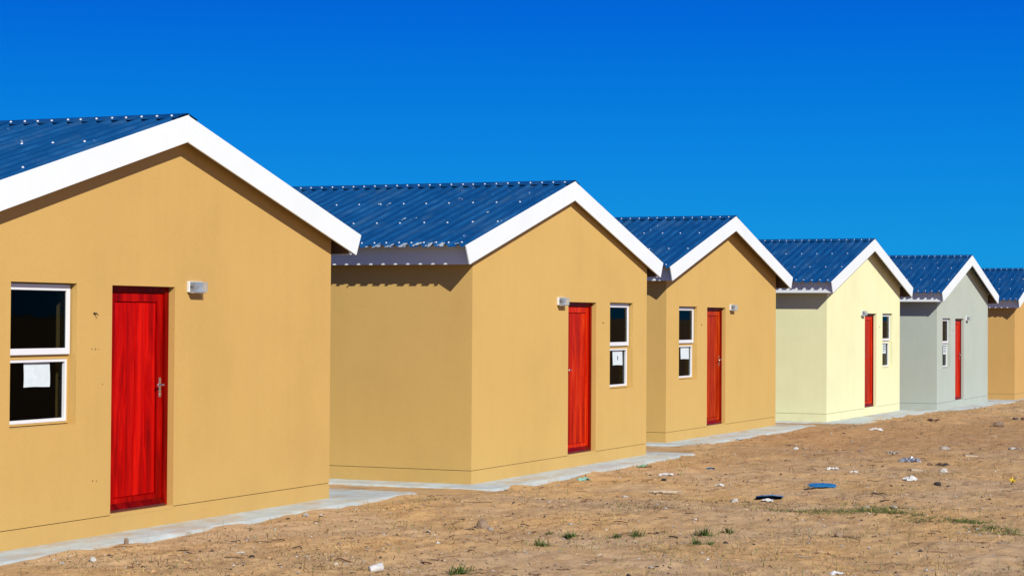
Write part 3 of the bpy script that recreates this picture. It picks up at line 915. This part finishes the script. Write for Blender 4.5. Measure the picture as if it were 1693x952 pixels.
# white paper cup lying on its side
cup = empty('paper_cup', (14.61, 7.61, gz1(14.61, 7.61) + .034), R(-38))
tag(cup, 'white paper cup lying on its side at the bottom edge', 'cup')
cup.rotation_euler = (0, R(-9), R(-40))
b = MB(); n = 16; vs = []; prof = [(-.055, .027), (-.054, .0275), (.05, .036), (.053, .0365), (.053, .034), (-.045, .025)]
for (xx, rr) in prof:
    for j in range(n): an = 2 * math.pi * j / n; vs.append((xx, rr * math.cos(an), rr * math.sin(an)))
fs = [(i * n + j, i * n + (j + 1) % n, (i + 1) * n + (j + 1) % n, (i + 1) * n + j) for i in range(len(prof) - 1) for j in range(n)]
fs.append(tuple(range(n))); fs.append(tuple((len(prof) - 1) * n + j for j in range(n)))
b.add(vs, fs); b.build('cup_wall', 'trash_white', cup, smooth=True)
b = MB(); vs = []
for s in range(n + 1):
    an = 2 * math.pi * s / n
    for j in range(5): t = 2 * math.pi * j / 5; vs.append((.053 + .0025 * math.cos(t), (.036 + .0025 * math.sin(t)) * math.cos(an), (.036 + .0025 * math.sin(t)) * math.sin(an)))
b.add(vs, [(s * 5 + j, s * 5 + (j + 1) % 5, (s + 1) * 5 + (j + 1) % 5, (s + 1) * 5 + j) for s in range(n) for j in range(5)]); b.build('rim', 'trash_white', cup, smooth=True)

# blue boards: offcuts of the ribbed roof steel, bent and dusty
def offcut(name, x, y, w_, d_, mat, label, rz, tilt, seed, h=.009):
    r_ = random.Random(seed); b = MB(); n = 12
    xs = [(-.5 + q / n) * w_ for q in range(n + 1)]
    zz = [h * math.sin(q / n * math.pi) + r_.uniform(-.002, .002) for q in range(n + 1)]
    vs, fs = [], []
    for s in (0, 1):
        for q in range(n + 1):
            for t in (-.5, 0, .5):
                taper = 1 - .35 * (abs(xs[q]) / (w_ / 2)) ** 4
                vs.append((xs[q], t * d_ * taper, zz[q] - s * .012 + (.012 if t == 0 else 0)))
    m_ = 3 * (n + 1)
    for q in range(n):
        for t in (0, 1):
            a = q * 3 + t; fs += [(a, a + 3, a + 4, a + 1), (m_ + a, m_ + a + 1, m_ + a + 4, m_ + a + 3)]
        for t in (0, 2): a = q * 3 + t; fs.append((a, a + 3, m_ + a + 3, m_ + a))
    for q in (0, n):
        for t in (0, 1): a = q * 3 + t; fs.append((a, a + 1, m_ + a + 1, m_ + a))
    b.add(vs, fs)
    put(name, b, mat, x, y, label, 'board', rz=rz, tilt=tilt, dz=.035, smooth=False)
offcut('plastic_board', 24.71, 6.73, .33, .24, 'sheet_blue', 'bright blue board lying on the sand at right', R(-66), (R(5), 0), 3)
offcut('plastic_board', 23.09, 6.91, .31, .20, 'sheet_navy', 'dark blue board lying left of the bright blue one', R(-66), (R(-14), 0), 4)
b = MB(); crumple(b, .13, .09, .04, 77, 5); put('paper_sheet', b, 'trash_white', 22.85, 6.86, 'white paper scrap in front of the dark blue board', 'litter', rz=-1.1)

# sticks and planks
def wood_thing(name, x, y, ln, r, mat, label, cat, seed, rz, wob=.05, n=1):
    b = MB()
    for q in range(n): stick(b, ln * (1 - .18 * q), r * (1 - .15 * q), seed + q, wob=wob, off=(.04 * q * ln, (.10 * q) * ln * (-1) ** q), z0=.002 * q)
    put(name, b, mat, x, y, label, cat, 'sticks and twigs on the sand', rz=rz)
wood_thing('stick', 20.35, 9.36, .30, .006, 'dry_twig', 'straight brown stick below the corner of the second house', 'stick', 1, R(-58), .015)
wood_thing('twig', 18.57, 8.69, .34, .004, 'dry_twig', 'curved thin twig standing left of the largest brown rock', 'stick', 12, R(60), .10)
wood_thing('branch', 23.22, 8.23, .40, .013, 'plank_pale', 'pale splintered branch on the sand below the second house', 'branch', 21, R(-64), .04, 4)
wood_thing('stick', 23.40, 5.64, .17, .008, 'dark_wood', 'dark stick above the green grass strip', 'stick', 31, R(-20), .04)
wood_thing('twig', 24.18, 5.91, .16, .007, 'dark_wood', 'forked dark twig right of the bright blue board', 'stick', 41, R(-66), .14, 3)
wood_thing('stick', 18.95, 3.72, .19, .007, 'dry_twig', 'straight grey-brown stick left of the flat oval stone', 'stick', 51, R(-76), .02)
wood_thing('stick', 18.44, 4.16, .13, .005, 'dry_twig', 'bent twig on bare sand in the lower right', 'stick', 61, R(-66), .10)
wood_thing('stick', 16.91, 3.97, .20, .003, 'dry_twig', 'thin hooked twig in the lower right corner area', 'stick', 71, R(-66), .08)
wood_thing('stick', 16.59, 4.06, .16, .003, 'dry_twig', 'thin straight twig left of the hooked twig', 'stick', 81, R(-66), .03)
for (x, y, ln, lab, mt) in ((32.01, 6.37, .20, 'short flat plank right of the dark leaf heap', 'plank_pale'), (28.44, 6.41, .16, 'short pale plank below the clear plastic bag', 'plank_pale')):
    b = MB(); b.box(-ln / 2, ln / 2, -.04, .04, 0, .022); o = put('plank_offcut', b, mt, x, y, lab, 'plank', rz=R(-60), tilt=(R(6), R(4))); bevel(o, .004)

# ------------------------------------------------------------------ masses nobody could count
def allowed(x, y):
    return y < float(front(np.array([x]))[0]) - .06
def scatter(n, seed, xr=(12.5, 62), near=1.9):
    r_ = np.random.RandomState(seed)
    t = r_.rand(n * 3)
    x = (xr[0] ** (1 - near) + t * (xr[1] ** (1 - near) - xr[0] ** (1 - near))) ** (1 / (1 - near))
    # the camera's wedge of sand: between the aprons and the right edge of view
    lo = np.interp(x, [12, 16.9, 26.4, 41.8, 62], [1.5, 2.6, 4.2, 6.9, 9.5])
    hi = front(x) - .05
    y = lo + r_.rand(n * 3) * (hi - lo)
    return x[:n], y[:n], r_

def cluster(x, y, s, lo):
    return (vnoise(x * .9, y * .9, s) + .5 * vnoise(x * 2.7, y * 2.7, s + 1)) > lo

# gravel and clods
b = MB(); x, y, r_ = scatter(15000, 1)
z = gz(x, y)
keep = cluster(x, y, 30, -.30)
base = [Vector(v) for v in ((1, 0, 0), (-.3, .9, 0), (-.8, -.5, 0), (.2, -.9, .1), (.1, .1, .8), (0, 0, -.4))]
bf = [(0, 1, 4), (1, 2, 4), (2, 3, 4), (3, 0, 4), (1, 0, 5), (2, 1, 5), (3, 2, 5), (0, 3, 5)]
for q in np.nonzero(keep)[0]:
    s = min(.03, .0045 * math.exp(abs(r_.randn()) * .70)); a = r_.rand() * 6.28; c, s_ = math.cos(a), math.sin(a); sq = .6 + r_.rand() * .5
    b.add([(x[q] + (v.x * c - v.y * s_) * s, y[q] + (v.x * s_ + v.y * c) * s * sq, z[q] + v.z * s * .8) for v in base], bf, int(r_.choice(5, p=(.36, .24, .12, .16, .12))))
o = b.build('gravel', ['stone_brown', 'stone_grey', 'stone_pale', 'char', 'dark_wood'], fix=False)
tag(o, 'gravel and small clods scattered over the sand', 'gravel', kind='stuff')

# soil clods, the colour of the sand
b = MB(); x, y, r_ = scatter(9000, 7)
z = gz(x, y); keep = cluster(x, y, 60, .02)
for q in np.nonzero(keep)[0]:
    s = min(.05, .0085 * math.exp(abs(r_.randn()) * .60)); a = r_.rand() * 6.28; c, s_ = math.cos(a), math.sin(a); sq = .6 + r_.rand() * .5
    jit = 1 + .35 * (r_.rand(6) - .5)
    b.add([(x[q] + (v.x * c - v.y * s_) * s * j, y[q] + (v.x * s_ + v.y * c) * s * sq * j, z[q] + v.z * s * .48 * j - .001) for v, j in zip(base, jit)], bf, 0)
o = b.build('soil_clods', ['sand'], fix=False)
tag(o, 'small clods of dug sandy soil', 'soil clods', kind='stuff')
b = MB(); x, y, r_ = scatter(900, 8)
z = gz(x, y); keep = cluster(x, y, 70, -.15)
for q in np.nonzero(keep)[0]:
    ln = .05 + .13 * r_.rand() ** 2; a = r_.rand() * 6.28; pts = []
    ca, sa = math.cos(a), math.sin(a); w1_, w2_ = r_.randn(2) * .12
    for t, o_ in ((-.5, 0), (-.15, w1_), (.2, w2_), (.5, 0)):
        px, py = x[q] + (ca * t - sa * o_) * ln, y[q] + (sa * t + ca * o_) * ln
        pts.append((px, py, z[q] + .006 + abs(o_) * ln * .5))
    b.tube(pts, .0018 + .0045 * r_.rand() ** 2, 4, int(r_.choice(4, p=(.45, .2, .2, .15))))
o = b.build('twig_litter', ['dry_twig', 'char', 'dead_leaf', 'plank_pale'], fix=False)
tag(o, 'short dry twigs scattered over the sand', 'twigs', kind='stuff')

# dry grass bits
b = MB(); x, y, r_ = scatter(36000, 2)
z = gz(x, y); keep = cluster(x, y, 40, -.16)
for q in np.nonzero(keep)[0]:
    up_ = r_.rand() < .35
    blade(b, x[q], y[q], z[q] + .002, r_.rand() * 6.28, (.025 + .075 * r_.rand() ** 2), .3 + r_.rand(), (.0015 + .0024 * r_.rand() ** 2) * (1 + x[q] * .012), int(r_.choice(4, p=(.30, .34, .26, .10))), 2, (.9 * r_.rand() + .2) if up_ else .12)
o = b.build('dry_grass', ['dry_straw', 'dry_twig', 'dead_leaf', 'grass_olive'], fix=False)
tag(o, 'dry grass blades and twig bits strewn over the sand', 'dry grass', kind='stuff')

# thin olive stalks standing in loose patches
b = MB(); x, y, r_ = scatter(9000, 12)
z = gz(x, y); keep = cluster(x, y, 90, .12) & (x < 30)
for q in np.nonzero(keep)[0]:
    blade(b, x[q], y[q], z[q], r_.rand() * 6.28, .04 + .09 * r_.rand() ** 1.5, .2 + 1.3 * r_.rand(), .0016 + .0016 * r_.rand(), int(r_.choice(3, p=(.5, .3, .2))), 3, .5 + .9 * r_.rand())
o = b.build('sparse_grass', ['grass_olive', 'dry_straw', 'grass_green'], fix=False)
tag(o, 'sparse thin grass stalks standing in the sand', 'grass', kind='stuff')

# straw coloured dead patches
b = MB(); r2 = random.Random(9)
for (cx, cy, sx, sy, n_) in ((20.7, 7.6, .35, .5, 420), (17.0, 6.05, .25, .4, 160), (20.4, 10.0, .5, .18, 160), (22.6, 7.6, .4, .5, 260), (27.6, 6.2, .8, .6, 420), (21.8, 6.6, .4, .5, 260), (24.2, 5.8, .5, .4, 220), (15.2, 8.4, .35, .5, 200), (14.6, 8.0, .2, .3, 120), (18.8, 4.9, .2, .4, 90)):
    for _ in range(int(n_ * 1.7)):
        px, py = cx + r2.gauss(0, sx * .6), cy + r2.gauss(0, sy * .6)
        if not allowed(px, py): continue
        blade(b, px, py, gz1(px, py) + .001, r2.uniform(0, 6.28), r2.uniform(.03, .10), r2.uniform(.3, 1.6), r2.uniform(.0012, .0028), r2.choice((0, 0, 1, 1, 1, 2)), 3, r2.uniform(.1, .9))
o = b.build('straw_patches', ['dry_straw', 'dry_twig', 'grass_olive'], fix=False)
tag(o, 'straw-coloured patches of dead grass on the sand', 'dead grass', kind='stuff')

# creeping green grass strip at right
b = MB()
for (cx, cy, sx, sy, n_) in ((21.05, 5.75, .18, .30, 420), (21.5, 5.35, .28, .26, 650), (21.3, 5.05, .12, .2, 260), (20.85, 4.62, .25, .22, 280), (20.78, 4.16, .14, .14, 520), (20.3, 3.85, .16, .2, 300), (19.96, 3.5, .14, .25, 260), (22.2, 5.5, .4, .4, 260), (21.1, 6.3, .15, .35, 160)):
    for _ in range(int(n_ * 1.25)):
        px, py = cx + r2.gauss(0, sx * .75), cy + r2.gauss(0, sy * .75)
        blade(b, px, py, gz1(px, py), r2.uniform(0, 6.28), r2.uniform(.03, .095), r2.uniform(.3, 1.5), r2.uniform(.0022, .005), r2.choice((0, 0, 1, 1, 1, 2)), 3, r2.uniform(.1, .8))
o = b.build('grass_strip', ['grass_green', 'grass_olive', 'dry_straw'], fix=False)
tag(o, 'creeping strip of low green grass on the sand at right', 'grass', kind='stuff')
